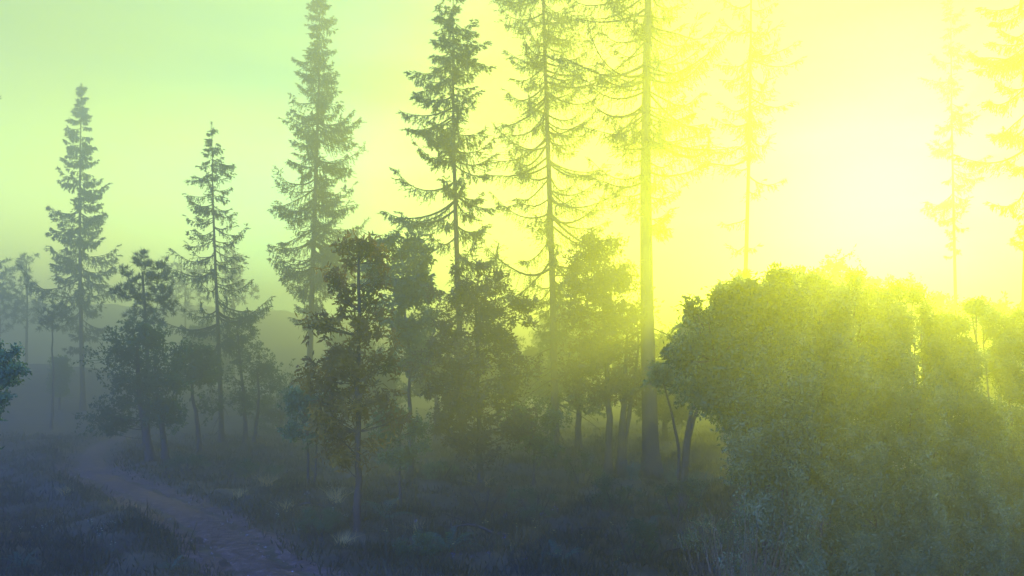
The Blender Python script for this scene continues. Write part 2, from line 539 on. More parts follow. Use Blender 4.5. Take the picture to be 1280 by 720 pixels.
def build_light():
    w = bpy.data.worlds.new('World'); scene.world = w; w.use_nodes = True
    nt = w.node_tree
    bg = nt.nodes['Background']
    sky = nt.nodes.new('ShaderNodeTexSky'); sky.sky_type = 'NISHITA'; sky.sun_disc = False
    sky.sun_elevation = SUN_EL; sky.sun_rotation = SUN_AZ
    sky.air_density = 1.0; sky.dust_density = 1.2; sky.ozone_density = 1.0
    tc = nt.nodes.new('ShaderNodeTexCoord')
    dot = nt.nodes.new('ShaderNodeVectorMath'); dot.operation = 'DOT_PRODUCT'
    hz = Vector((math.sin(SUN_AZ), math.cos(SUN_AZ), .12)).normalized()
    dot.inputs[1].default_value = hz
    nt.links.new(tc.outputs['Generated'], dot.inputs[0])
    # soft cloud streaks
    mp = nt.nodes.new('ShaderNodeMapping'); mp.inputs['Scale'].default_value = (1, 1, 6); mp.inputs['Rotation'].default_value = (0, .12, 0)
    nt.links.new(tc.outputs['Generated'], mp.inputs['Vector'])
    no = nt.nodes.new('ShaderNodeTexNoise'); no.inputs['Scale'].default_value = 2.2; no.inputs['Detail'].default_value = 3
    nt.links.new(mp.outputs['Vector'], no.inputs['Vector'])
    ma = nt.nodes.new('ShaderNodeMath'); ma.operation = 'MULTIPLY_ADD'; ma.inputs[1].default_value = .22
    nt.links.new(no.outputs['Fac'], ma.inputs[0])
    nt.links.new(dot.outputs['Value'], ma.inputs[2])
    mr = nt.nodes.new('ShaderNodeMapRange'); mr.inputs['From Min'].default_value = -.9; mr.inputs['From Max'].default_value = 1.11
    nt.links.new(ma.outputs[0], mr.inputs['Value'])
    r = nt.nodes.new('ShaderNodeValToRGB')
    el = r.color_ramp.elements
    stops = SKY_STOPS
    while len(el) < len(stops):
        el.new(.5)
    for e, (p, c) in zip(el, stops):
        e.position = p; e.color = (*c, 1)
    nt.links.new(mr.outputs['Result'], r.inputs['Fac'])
    mx = nt.nodes.new('ShaderNodeMix'); mx.data_type = 'RGBA'; mx.blend_type = 'MULTIPLY'; mx.inputs[0].default_value = 1
    nt.links.new(sky.outputs['Color'], mx.inputs[6]); nt.links.new(r.outputs['Color'], mx.inputs[7])
    sx = nt.nodes.new('ShaderNodeSeparateXYZ'); nt.links.new(tc.outputs['Generated'], sx.inputs[0])
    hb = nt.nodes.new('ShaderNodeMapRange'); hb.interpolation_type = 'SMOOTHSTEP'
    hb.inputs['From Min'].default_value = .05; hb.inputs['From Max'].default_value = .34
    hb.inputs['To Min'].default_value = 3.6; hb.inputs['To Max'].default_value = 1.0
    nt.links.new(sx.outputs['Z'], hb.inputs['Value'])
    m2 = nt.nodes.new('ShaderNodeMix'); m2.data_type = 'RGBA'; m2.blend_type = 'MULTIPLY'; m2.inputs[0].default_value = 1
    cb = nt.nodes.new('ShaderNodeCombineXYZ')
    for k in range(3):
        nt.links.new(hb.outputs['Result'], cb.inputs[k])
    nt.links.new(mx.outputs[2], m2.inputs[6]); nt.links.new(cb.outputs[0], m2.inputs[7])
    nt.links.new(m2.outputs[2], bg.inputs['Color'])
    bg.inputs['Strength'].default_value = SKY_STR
    L = bpy.data.lights.new('sun', 'SUN'); L.energy = SUN_STR; L.angle = math.radians(.5); L.color = SUN_COL
    o = bpy.data.objects.new('sun', L); COL.objects.link(o)
    o.rotation_euler = sd.to_track_quat('Z', 'Y').to_euler(); o.location = (20, -5, 40)


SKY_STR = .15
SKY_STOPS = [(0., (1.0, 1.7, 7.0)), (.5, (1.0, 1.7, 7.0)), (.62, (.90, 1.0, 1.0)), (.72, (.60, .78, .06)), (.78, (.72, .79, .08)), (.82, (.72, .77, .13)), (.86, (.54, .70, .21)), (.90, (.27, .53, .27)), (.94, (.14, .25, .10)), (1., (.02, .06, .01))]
SUN_STR, SUN_COL = 5.0, (.95, 1.0, .032)
EXPOSURE = 1.6


def build_camera():
    c = bpy.data.cameras.new('camera'); o = bpy.data.objects.new('camera', c); COL.objects.link(o)
    c.sensor_width = 36; c.lens = RES_F / 1280 * 36
    c.shift_y = (HOR - 360) / 1280
    c.clip_end = 2000; c.clip_start = .05
    o.location = (0, 0, CAMH); o.rotation_euler = (math.radians(90), 0, 0)
    scene.camera = o


build_ground(); build_path(); build_grass()
import os
if not os.environ.get('NOHAZE'):
    build_haze()
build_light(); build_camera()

# ================================================================== SPRUCES
SG = 'tall spruces rising out of the mist'
spruce('slim bluish spruce with a dense narrow cone, farthest left on the mound', 104, 54, top=106, halfw=50, wpy=330, start=.20,
       whorl=.62, per=4.6, seed=3, twigs=34, blades=15, bl=.20, bw=.045, gap=.08, hang=.55, group=SG)
spruce('short thin spruce with wide gaps between its branches and a knob-like top', 277, 38, top=155, halfw=66, wpy=370, start=.22, pw=.75,
       whorl=.62, per=4.2, seed=8, twigs=36, blades=13, bl=.12, bw=.028, gap=.1, group=SG, dead=4)
spruce('tall dense grey-green spruce just right of the short thin spruce', 386, 43, top=-22, halfw=60, wpy=240, start=.25, pw=.72,
       whorl=.5, per=6.2, seed=5, twigs=40, blades=14, bl=.14, bw=.03, gap=.06, group=SG)
spruce('tall open spruce with short upturned boughs behind the brown-leaved tree', 579, 28, top=-34, halfw=70, wpy=215, start=.12, pw=.55,
       whorl=.55, per=5., seed=21, twigs=44, blades=14, bl=.12, bw=.026, gap=.16, group=SG)
spruce('spruce with a thin dark trunk and dead lower branches, crown fading into yellow glow', 694, 30, H=20.5, halfw=82, wpy=60, start=.22, pw=.42,
       whorl=.55, per=4.6, seed=33, twigs=60, blades=13, bl=.10, bw=.02, gap=.16, dead=30, trunk_r=.14, group=SG)
spruce('thickest-trunked spruce, its long drooping boughs lit yellow by the sun', 815, 25, H=20, halfw=128, wpy=200, start=.36, pw=.35,
       whorl=.46, per=5., seed=41, twigs=60, blades=12, bl=.11, bw=.02, gap=.12, dead=3, trunk_r=.235, group=SG)
spruce('small spruce top nearly lost in the glare at the upper right', 1196, 40, top=-8, halfw=34, wpy=95, trunk_r=.09, start=.4, cap=1.1, pw=.7,
       whorl=.8, per=3.6, seed=52, twigs=26, blades=10, bl=.14, bw=.028, gap=.3, group=SG)
spruce('spruce at the right edge of the view with drooping boughs at the top', 1272, 26, H=17, halfw=58, wpy=30, start=.4, pw=.5,
       whorl=.7, per=4, seed=63, twigs=44, blades=13, bl=.11, bw=.024, gap=.35, trunk_r=.09, group=SG)
spruce('dark spruce outside the left edge with one branch tip showing', -92, 12, H=9.5, halfw=40, wpy=130, start=.1, pw=.35,
       whorl=.4, per=4, seed=71, twigs=26, blades=9, bl=.09, bw=.018, gap=.1, trunk_r=.09, group=SG, extra=[(6.35, 0.0, 1.05)])

spruce('spruce added right of the thickest trunk to streak the mist with shadow, almost dissolved in the glare', 926, 30, H=20.4, halfw=66, wpy=180, start=.30, pw=.35,
       whorl=.6, per=4., seed=87, twigs=30, blades=10, bl=.12, bw=.022, gap=.3, trunk_r=.09, group=SG)  # added occluder: its sparse boughs cut the sunlit haze into streaks

# ================================================================== PINES AND BROADLEAVES
PG = 'small pines standing in the mist on the left'
leafy('pine_tree', 'round-headed pine with upswept needle tufts left of the short thin spruce', 'pine', 182, 33,
      blob(-2, 372, 34, 44, 20, 9, 1) + [(-25, 345, 7), (-4, 322, 6), (18, 335, 7), (30, 350, 8), (-32, 365, 8), (28, 395, 9), (8, 350, 7), (-14, 355, 7)],
      [(8, [(0, 560), (2, 470), (-2, 400), (-4, 340)])], 'needle_pine', 'bark', 1, 7, leaves=46, ll=.2, lw=.02, up=.9, tuft=True, group=PG)
leafy('pine_tree', 'faint pine of two needle puffs above one another near the left edge', 'pine', 33, 72,
      [(0, 328, 9), (-4, 340, 11), (0, 352, 9), (-2, 388, 13), (12, 375, 14), (-14, 378, 14), (18, 392, 10), (0, 404, 12)],
      [(4, [(0, 470), (1, 400), (0, 325)])], 'needle_pine', 'bark', 2, 16, leaves=24, ll=.34, lw=.06, up=.3, tuft=True, group=PG)
leafy('pine_tree', 'faint broad pine cut by the left edge of the view', 'pine', 0, 70,
      [(-3, 338, 11), (2, 355, 14), (-8, 362, 14), (8, 378, 13), (-6, 388, 13), (4, 398, 11), (16, 372, 10)],
      [(5, [(0, 470), (0, 400), (-2, 340)])], 'needle_pine', 'bark', 3, 18, leaves=24, ll=.34, lw=.06, up=.3, tuft=True, group=PG)
leafy('pine_tree', 'small thin-stemmed pine on the mound left of the round-headed pine', 'pine', 65, 46,
      [(0, 386, 9), (-7, 398, 10), (8, 400, 11), (0, 408, 11), (12, 392, 8)],
      [(3.5, [(0, 540), (1, 470), (0, 390)])], 'needle_pine', 'bark', 4, 14, leaves=26, ll=.22, lw=.035, up=.4, tuft=True, group=PG)
leafy('pine_tree', 'pale distant pine with flat crown behind the short thin spruce', 'pine', 236, 84,
      [(-20, 338, 11), (-24, 350, 9), (6, 342, 9), (12, 350, 10), (-8, 362, 13), (10, 372, 14), (-22, 376, 12), (0, 385, 12)],
      [(4, [(-4, 470), (-4, 420), (-6, 345)])], 'needle_pine', 'bark', 5, 16, leaves=22, ll=.4, lw=.08, up=.3, tuft=True, group=PG)
leafy('pine_tree', 'pale distant pine between the short thin spruce and the tall dense spruce', 'pine', 292, 80,
      [(0, 324, 9), (-4, 336, 11), (6, 340, 11), (0, 352, 11), (14, 364, 10), (-12, 366, 11), (4, 376, 12)],
      [(4, [(0, 470), (1, 420), (0, 330)])], 'needle_pine', 'bark', 6, 16, leaves=22, ll=.4, lw=.08, up=.3, tuft=True, group=PG)

LG = 'leafy trees along the misty track'
leafy('broadleaf_tree', 'dark bushy tree with two leaning trunks beneath the round-headed pine', 'tree', 180, 29,
      blob(-4, 470, 48, 58, 30, 19, 11) + blob(-40, 520, 30, 18, 6, 13, 12) + blob(20, 520, 30, 14, 6, 13, 13) + [(-36, 425, 9), (-10, 415, 12), (12, 420, 10), (45, 440, 9)],
      [(13, [(9, 584), (2, 540), (-6, 490), (-8, 430)]), (9, [(29, 578), (24, 540), (18, 500), (14, 450)])], 'leaf_dark', 'bark', 7, 15, leaves=18, spread=1.25, ll=.12, lw=.06, group=LG)
leafy('broadleaf_tree', 'thin leafy tree leaning beside the two-trunked bushy tree', 'tree', 246, 33,
      blob(-4, 480, 26, 40, 12, 15, 14) + [(-22, 452, 9), (10, 440, 10)],
      [(7, [(4, 562), (0, 530), (-6, 500), (-6, 450)])], 'leaf_dark', 'bark', 8, 18, leaves=18, ll=.12, lw=.06, group=LG)
leafy('broadleaf_tree', 'feathery grey tree with twin stems under the tall dense spruce', 'tree', 316, 37,
      blob(-8, 480, 44, 40, 18, 17, 15) + blob(-20, 415, 22, 26, 8, 12, 16),
      [(6, [(2, 562), (4, 530), (8, 500), (6, 460)]), (6, [(-8, 562), (-8, 520), (-14, 470), (-20, 410)])], 'leaf_dark', 'bark', 9, 16, leaves=15, ll=.13, lw=.05, group=LG)
leafy('broadleaf_tree', 'blurred grey bush in deep mist right of the twin-stemmed tree', 'tree', 352, 44,
      blob(-4, 500, 30, 45, 14, 17, 17), [(5, [(0, 555), (0, 520), (-3, 470)])], 'leaf_dark', 'bark', 10, 18, leaves=16, ll=.14, lw=.07, group=LG)
leafy('leafy_shrub', 'bright green bush at the foot of the brown-leaved tree', 'bush', 384, 21,
      blob(0, 520, 26, 36, 18, 13, 18), [(4, [(2, 598), (1, 570), (0, 530)]), (3, [(8, 596), (12, 560), (14, 525)])], 'leaf_green', 'bark_grey', 11, 20, leaves=18, ll=.08, lw=.04, group=LG)
leafy('broadleaf_tree', 'slender tree with sparse brown and gold leaves on a thin dark trunk', 'tree', 447, 15.5,
      blob(2, 335, 36, 36, 11, 10, 19) + blob(8, 395, 44, 40, 15, 12, 20) + blob(-40, 408, 20, 14, 4, 11, 120) + blob(-6, 462, 54, 40, 20, 14, 21) + blob(-4, 535, 60, 46, 26, 15, 22) + blob(-50, 480, 18, 20, 4, 10, 121) + [(-10, 300, 6), (2, 308, 7), (16, 310, 6), (28, 330, 6)],
      [(10, [(0, 690), (1, 560), (-1, 440), (2, 300)])], 'leaf_autumn', 'bark', 12, 7, leaves=11, ll=.12, lw=.046, spread=1.5, group=LG, up=.05, limb_r=.018)
leafy('broadleaf_tree', 'pale grey-leaved tree behind the brown and gold tree', 'tree', 508, 25,
      blob(-10, 330, 44, 38, 24, 12, 23) + blob(0, 385, 40, 40, 20, 13, 24) + blob(8, 440, 26, 26, 7, 12, 25),
      [(6, [(4, 600), (4, 500), (2, 430), (-6, 320)])], 'leaf_grey', 'bark_grey', 13, 13, leaves=13, ll=.15, lw=.065, group=LG, up=.3)
leafy('leafy_shrub', 'green shrub filling the gap between the brown and gold tree and the big dark bush', 'bush', 500, 19,
      blob(0, 545, 34, 34, 16, 13, 26), [(4, [(0, 612), (0, 580), (0, 545)])], 'leaf_green', 'bark_grey', 14, 18, leaves=18, ll=.07, lw=.036, group=LG)
leafy('broadleaf_tree', 'big dark brown-green bushy tree in the middle below the open spruce', 'tree', 600, 21,
      blob(-22, 385, 40, 36, 16, 12, 27) + blob(24, 392, 40, 40, 18, 12, 127) + blob(-14, 460, 66, 46, 34, 15, 28) + blob(40, 470, 30, 26, 8, 12, 128) + blob(-4, 530, 60, 44, 34, 16, 29) + [(-30, 335, 8), (0, 330, 9), (24, 345, 9), (-60, 370, 8)],
      [(9, [(2, 640), (0, 560), (-4, 460), (-6, 380)])], 'leaf_brown', 'bark', 15, 11, leaves=12, ll=.105, lw=.045, spread=1.3, group=LG)
leafy('leafy_shrub', 'olive bush right of the thin dark trunk, under the slanting light', 'bush', 668, 23,
      blob(0, 535, 40, 34, 16, 14, 30), [(5, [(0, 610), (0, 580), (0, 540)])], 'leaf_green', 'bark_grey', 16, 18, leaves=18, ll=.08, lw=.04, group=LG)
leafy('broadleaf_tree', 'rounded tree with several dark stems behind the thickest trunk, glowing olive', 'tree', 764, 25,
      blob(-14, 335, 38, 40, 26, 14, 31) + blob(-6, 400, 50, 50, 32, 16, 32) + blob(-4, 465, 52, 34, 26, 15, 33),
      [(10, [(-4, 575), (-4, 520), (-4, 460), (-8, 360)]), (11, [(10, 582), (12, 530), (18, 470), (20, 420)]), (8, [(16, 582), (22, 520), (30, 470), (34, 420)])], 'leaf_brown', 'bark', 17, 13, leaves=16, spread=1.25, ll=.11, lw=.052, group=LG)
leafy('broadleaf_tree', 'tree with a forked leaning trunk right of the thickest spruce', 'tree', 862, 19,
      blob(10, 430, 36, 30, 22, 15, 34) + blob(4, 465, 46, 34, 28, 15, 35),
      [(9, [(-8, 640), (-6, 550), (4, 500), (20, 430)]), (6, [(-12, 640), (-14, 550), (-26, 505), (-34, 470)]), (7, [(-8, 640), (0, 550), (14, 490), (60, 400)])], 'leaf_green', 'bark_grey', 18, 20, leaves=20, ll=.085, lw=.045, group=LG)
leafy('broadleaf_tree', 'thin-stemmed tree seen through the gap right of the forked tree', 'tree', 938, 24,
      blob(24, 402, 40, 30, 20, 13, 38) + blob(20, 450, 44, 40, 34, 15, 39),
      [(6, [(0, 600), (0, 500), (2, 440), (10, 370)])], 'leaf_green', 'bark_grey', 19, 16, leaves=15, ll=.09, lw=.05, group=LG)

def thicket_tree(label, px, Y, sd, leaf):
    base = HOR + RES_F * CAMH / Y
    k = Y / 8
    leafy('broadleaf_tree', label, 'tree', px, Y,
          blob(-62, 448, 32, 40, 13, 9, sd) + blob(-22, 412, 46, 36, 15, 9, sd + 1) + blob(-56, 488, 30, 24, 12, 9, sd + 2) + blob(24, 394, 44, 36, 20, 9, sd + 3) + blob(-20, 490, 46, 36, 24, 10, sd + 4)
          + blob(16, 470, 52, 54, 44, 12, sd + 5) + blob(22, 560, 42, 50, 26, 13, sd + 6) + blob(-40, 436, 76, 70, 14, 4, sd + 7) + blob(4, 372, 66, 34, 12, 3.5, sd + 8),
          [(8, [(26, base), (22, 640), (10, 560), (0, 480), (4, 400)]), (5, [(18, base), (10, 620), (-14, 540), (-50, 450)]), (5, [(34, base), (36, 620), (30, 540), (34, 420)])],
          leaf, 'bark_grey', sd, 12, leaves=17, ll=.006 * Y, lw=.0028 * Y, group='leafy trees crowding the start of the thicket', limb_r=.0012 * Y, spread=1.5)
thicket_tree('dark leafy tree in front of the forked trunk, its top edge catching the light', 944, 8, 137, 'leaf_dark')
thicket_tree("second leafy tree, added just behind the dark one to shade the mist", 956, 10.2, 1160, 'leaf_green')  # this tree and the next two are added sun blockers, mostly hidden
thicket_tree('third leafy tree, added mid-row before the forked trunk to shade the mist', 940, 13, 1180, 'leaf_dark')
thicket_tree('fourth leafy tree, added closest before the forked trunk to shade the mist', 952, 16.5, 1200, 'leaf_green')

WG = 'tall willow bushes on the right'
def willow(label, px, Y, cl, seed, base):
    base = HOR + RES_F * CAMH / Y
    st = [(5, [(d, base), (d * 1.1, base - 110), (d * 1.3, base - 160), (d * 1.9, 520), (d * 2.6, 430)]) for d in (-15, -3, 12)]
    rg = np.random.default_rng(seed * 7)
    top = min(c[1] for c in cl)
    cl = cl + blob(0, 700, 54, 40, 16, 17, seed) + [(rg.uniform(-40, 40), top + rg.uniform(-26, 10), rg.uniform(5, 9)) for _ in range(9)]
    leafy('willow_bush', label, 'bush', px, Y, cl, st, 'leaf_grey', 'bark_grey', seed, 24, leaves=30, ll=.040, lw=.017, limb_r=.014, group=WG, up=.35)
willow('grey-green willow bush next to the withered stalks, lowest of the tall bushes', 962, 8, blob(0, 480, 44, 40, 26, 15, 50) + blob(0, 560, 44, 50, 24, 17, 51) + blob(6, 640, 44, 34, 14, 16, 52), 50, 690)
willow('tall willow bush with a rounded top at the edge of the yellow glare', 1032, 8.6, blob(-4, 410, 30, 40, 26, 14, 53) + blob(0, 480, 50, 50, 34, 17, 54) + blob(0, 580, 56, 60, 36, 18, 55), 51, 680)
willow('broad willow bush in the middle of the right thicket', 1112, 9, blob(0, 430, 32, 44, 28, 14, 56) + blob(0, 520, 54, 56, 36, 18, 57) + blob(0, 630, 60, 56, 34, 18, 58), 52, 705)
willow('willow bush with light streaks across its top, second from the right edge', 1190, 9.6, blob(0, 450, 30, 44, 26, 14, 59) + blob(0, 540, 52, 60, 36, 18, 60) + blob(0, 650, 56, 54, 30, 18, 61), 53, 720)
willow('willow bush cut by the right edge of the view', 1268, 11.5, blob(4, 455, 30, 46, 28, 14, 62) + blob(4, 560, 50, 60, 34, 18, 63) + blob(4, 660, 50, 50, 26, 18, 64), 54, 720)
leafy('leafy_shrub', 'leafy green bush poking in at the left edge above the track', 'bush', -28, 12,
      blob(16, 470, 30, 36, 16, 10, 65) + blob(0, 530, 30, 40, 12, 12, 66) + [(46, 440, 6), (52, 462, 6)],
      [(6, [(-10, 720), (-6, 620), (0, 540), (6, 470)])], 'leaf_green', 'bark_grey', 55, 13, leaves=13, ll=.06, lw=.034, group='leafy bushes')


# background wood: misty trees standing behind the front row --------------------------------
BG = 'misty leafy trees behind the front row'
def copy_thing(o, label, px, Y, rz, sc):
    X = at(px, Y)
    c = o.copy(); COL.objects.link(c); c['label'] = label
    c.location = (X, Y, tz(X, Y) - .05); c.rotation_euler = (0, 0, rz); c.scale = (sc, sc, sc)
    for ch in o.children:
        d = ch.copy(); COL.objects.link(d); d.parent = c
    return c
bgA = leafy('broadleaf_tree', 'misty round-crowned tree in the pale gap right of the pale grey-leaved tree', 'tree', 545, 38,
            blob(0, 440, 34, 24, 14, 12, 80) + blob(-4, 475, 40, 28, 16, 12, 81), [(8, [(2, 545), (0, 500), (-6, 440)]), (6, [(8, 545), (12, 500), (20, 440)])],
            'leaf_dark', 'bark', 80, 18, leaves=18, ll=.15, lw=.075, group=BG)
bgB = leafy('broadleaf_tree', 'misty broad tree between the thin dark trunk and the thickest trunk', 'tree', 724, 34,
            blob(0, 420, 46, 40, 30, 15, 82) + blob(0, 475, 54, 34, 32, 15, 83), [(9, [(0, 555), (0, 500), (4, 430)])],
            'leaf_green', 'bark', 81, 18, leaves=18, ll=.14, lw=.07, group=BG)
bgC = leafy('broadleaf_tree', 'misty narrow tree just right of the thickest trunk', 'tree', 832, 36,
            blob(0, 450, 34, 30, 22, 14, 84) + blob(0, 490, 40, 34, 30, 15, 85), [(7, [(0, 550), (0, 500), (0, 420)])],
            'leaf_dark', 'bark', 82, 18, leaves=18, ll=.14, lw=.07, group=BG)
for o, lab, px, Y, rz, sc in [
        (bgB, 'misty tree filling the gap behind the forked trunk', 905, 33, 1.2, .8),
        (bgA, 'misty tree behind the lowest willow bush', 965, 30, 2.2, .95),
        (bgC, 'misty tree behind the round-topped willow bush', 1030, 34, .7, 1.3),
        (bgB, 'misty tree behind the broad willow bush', 1098, 29, 2.9, .75),
        (bgA, 'misty tree behind the willow bush second from the right edge', 1170, 31, 4., .9),
        (bgC, 'misty tree at the right edge behind the willows', 1250, 30, 5., 1.05),
        (bgC, 'faint tree far behind the big dark bushy tree', 622, 52, 3.3, 1.2),
        (bgB, 'faint tree far behind the several-stemmed rounded tree', 786, 55, 4.4, 1.2),
        (bgA, 'faint tree far back in the gap between forked trunk and willows', 890, 50, 5.3, 1.35),
        (bgC, 'faint tree deep in the mist behind the brown and gold tree', 470, 50, .4, 1.0),
        (bgB, 'faint tree deep in the mist right of the tall dense spruce', 425, 56, 1.9, 1.0),
        (bgA, 'faint tree far behind the middle of the right thicket', 1060, 48, 1.0, 1.35),
        (bgB, 'faint tree far behind the right end of the thicket', 1210, 46, 2.0, 1.15),
        (bgA, 'misty tree close behind the big dark bushy tree, right of centre', 655, 44, 2.6, .9),
        (bgB, 'faint tree in the mist behind the short thin spruce', 262, 62, 3.1, 1.0),
        (bgB, 'faint tree in the mist at the foot of the mound spruce', 75, 54, 5.6, .6),
        (bgC, 'faint tree deep in the mist, second right of the tall dense spruce', 455, 66, 2.2, 1.2),
        (bgB, 'faint tree far behind the dead-branched spruce', 700, 60, .3, 1.25)]:
    copy_thing(o, lab, px, Y, rz, sc)


GH = 'trees standing in the sun glare above the thicket'
leafy('broadleaf_tree', 'ghostly leafy tree in the glare left of the sun', 'tree', 1052, 30,
      blob(0, 362, 42, 34, 30, 13, 90) + blob(-4, 410, 60, 40, 44, 16, 91), [(9, [(0, 570), (0, 480), (0, 350)])], 'leaf_green', 'bark', 90, 17, leaves=18, ll=.11, lw=.06, group=GH)
leafy('broadleaf_tree', 'ghostly leafy tree in the glare right below the sun', 'tree', 1128, 33,
      blob(0, 385, 44, 30, 30, 13, 92) + blob(0, 400, 56, 36, 40, 16, 93), [(8, [(0, 560), (0, 480), (0, 370)])], 'leaf_green', 'bark', 91, 17, leaves=18, ll=.12, lw=.06, group=GH)
leafy('broadleaf_tree', 'ghostly leafy tree in the glare beside the small spruce top', 'tree', 1222, 31,
      blob(0, 410, 44, 28, 26, 13, 94) + blob(0, 430, 56, 30, 30, 16, 95), [(8, [(0, 565), (0, 490), (0, 395)])], 'leaf_green', 'bark', 92, 17, leaves=18, ll=.12, lw=.06, group=GH)

# undergrowth -----------------------------------------------------------------
def frond_mesh(ln, rng):
    g = Geo(); K = 12
    t = np.linspace(0, 1, K)
    p = np.stack([ln * t * .9, 0 * t, ln * (.75 * t - .62 * t ** 2.2)], 1)
    g.tubes(p[None], (.004 * (1 - .8 * t))[None], 3)
    tt = np.repeat(np.linspace(.12, .98, 13), 2); sg = np.tile([-1., 1.], 13)
    b = np.stack([np.interp(tt, t, p[:, k]) for k in range(3)], 1)
    D = np.stack([np.full(26, .6), sg, np.full(26, -.15)], 1) + rng.normal(size=(26, 3)) * .1
    D /= np.linalg.norm(D, axis=1, keepdims=True)
    L = ln * .13 * np.sin(np.pi * np.clip(tt * .86 + .12, 0, 1)) + .01
    up = np.array([0, 0, 1.]); sdv = np.cross(D, up); sdv /= np.linalg.norm(sdv, axis=1, keepdims=True)
    mid = b + D * L[:, None] * .4; w = (L * .10 + .002)[:, None]
    V = np.stack([b, mid - sdv * w, b + D * L[:, None], mid + sdv * w], 1)
    g.add(V, np.arange(104).reshape(26, 4))
    return g

def fern(px, py, label, ln, n, seed):
    rng = np.random.default_rng(seed)
    Y = RES_F * CAMH / (py - HOR)
    for _ in range(6):
        Y = RES_F * (CAMH - tz(at(px, Y), Y)) / (py - HOR)
    X = at(px, Y)
    root = thing('fern_plant', label, 'fern', (X, Y, tz(X, Y) - .01), 'ferns in the undergrowth', rng.uniform(0, 6))
    m0 = None
    for k in range(n):
        if k % 3 == 0 or m0 is None:
            o = frond_mesh(ln * rng.uniform(.8, 1.15), rng).build('frond', M['fern'], root); m0 = o
        else:
            o = m0.copy(); COL.objects.link(o); o.parent = root
        o.rotation_euler = (rng.normal() * .1, rng.uniform(-.6, .25), k * 2 * math.pi / n + rng.normal() * .15)
for k, (px, py, lab, ln) in enumerate([
        (482, 652, 'green star-shaped fern beside the trunk of the brown and gold tree', .62),
        (562, 690, 'bluish fern in the dark undergrowth at the bottom centre', .6),
        (530, 585, 'small fern under the green shrub in the pale gap', .55),
        (808, 662, 'fern at the foot of the thickest trunk', .5),
        (866, 600, 'fern between the thickest trunk and the forked trunk', .6),
        (930, 610, 'pale fern among the withered stalks', .55),
        (700, 706, 'fern at the base of the thin dark trunk', .5),
        (880, 690, 'fern below the withered stalks near the bottom edge', .55),
        (214, 712, 'small fern on the inner bank of the track, bottom left', .3),
        (640, 640, 'fern below the big dark bushy tree', .5),
        (28, 708, 'low fern in the bottom left corner', .4),
        (1075, 694, 'fern in front of the willow thicket', .5),
        (750, 620, 'fern left of the thickest trunk', .55)]):
    fern(px, py, lab, ln, [9, 11, 10, 8][k % 4], 200 + k)

def build_gravel():
    rng = np.random.default_rng(31)
    g = Geo(); n = 900
    k = rng.integers(2, 110, n)
    t = np.gradient(PL[:, :2], axis=0); t /= np.linalg.norm(t, axis=1, keepdims=True)
    off = rng.normal(0, .5, n).clip(-.95, .95)
    xy = PL[k, :2] + np.c_[-t[k, 1], t[k, 0]] * off[:, None] + rng.normal(size=(n, 2)) * .08
    z = terrain(xy[:, 0], xy[:, 1]) + .012
    r = .010 + .022 * rng.random(n) ** 2.5
    oc = np.array([(1, 0, 0), (0, 1, 0), (-1, 0, 0), (0, -1, 0), (0, 0, .7), (0, 0, -.7)], float)
    V = np.c_[xy, z][:, None] + oc[None] * r[:, None, None] * rng.uniform(.6, 1.3, (n, 6, 1))
    f = np.array([(0, 1, 4), (1, 2, 4), (2, 3, 4), (3, 0, 4), (1, 0, 5), (2, 1, 5), (3, 2, 5), (0, 3, 5)])
    g.add(V, (f[None] + np.arange(n)[:, None, None] * 6).reshape(-1, 3))
    o = g.build('gravel', M['stone'], None)
    o['kind'] = 'stuff'; o['label'] = 'loose small stones scattered on the dirt track'
build_gravel()

def on_ground(px, py):
    Y = RES_F * CAMH / (py - HOR)
    for _ in range(6):
        Y = RES_F * (CAMH - tz(at(px, Y), Y)) / (py - HOR)
    return at(px, Y), Y

def tuft(px, py, label, h, n, mat='dry', name='grass_tuft', cat='grass tuft', group='pale dry grass tufts', lean=.35, wid=.012, seed=0, near=None):
    rng = np.random.default_rng(300 + seed)
    X, Y = (at(px, near), near) if near else on_ground(px, py)
    g = Geo(); K = 5
    base = np.c_[rng.normal(size=(n, 2)) * .06, np.full(n, -.02)]
    d = np.c_[rng.normal(size=(n, 2)) * lean, np.ones(n)]
    hh = h * rng.uniform(.5, 1.1, n)
    t = np.linspace(0, 1, K)
    p = base[:, None] + d[:, None] * (hh[:, None] * t)[..., None]
    p[..., :2] += (d[:, None, :2] * (hh[:, None] * t ** 2)[..., None]) * .8
    p[..., 2] -= (np.abs(d[:, :1]) * hh[:, None] * t ** 2.) * .35
    g.tubes(p, wid * .5 * np.ones((n, 1)) * (1 - .85 * t)[None], 3)
    o = g.build(name, M[mat]); o.location = (X, Y, tz(X, Y))
    o['label'] = label; o['category'] = cat; o['group'] = group
    return o
for k, (px, py, lab, h) in enumerate([
        (420, 630, 'pale grass tuft just left of the brown and gold trunk', .42), (335, 612, 'wide pale grass tuft on the far bank of the track', .4),
        (430, 684, 'pale grass tuft low beside the thin trunk, near the bottom', .3), (604, 614, 'pale spiky grass tuft below the big dark bush', .4),
        (592, 588, 'thin pale grass tuft right below the crown of the big dark bush', .45), (535, 590, 'pale grass tuft under the pale gap', .4),
        (890, 668, 'yellow-green grass tuft below the withered stalks', .4), (944, 678, 'bright grass tuft at the foot of the lowest willow bush', .35),
        (300, 622, 'small pale grass tuft at the edge of the track', .25), (360, 650, 'low dry grass tuft on the bank right of the track', .25),
        (85, 622, 'dry grass tuft on the inner bend of the track', .25), (520, 668, 'dry grass tuft right of the star-shaped fern', .25)]):
    tuft(px, py, lab, h, 46, seed=k)
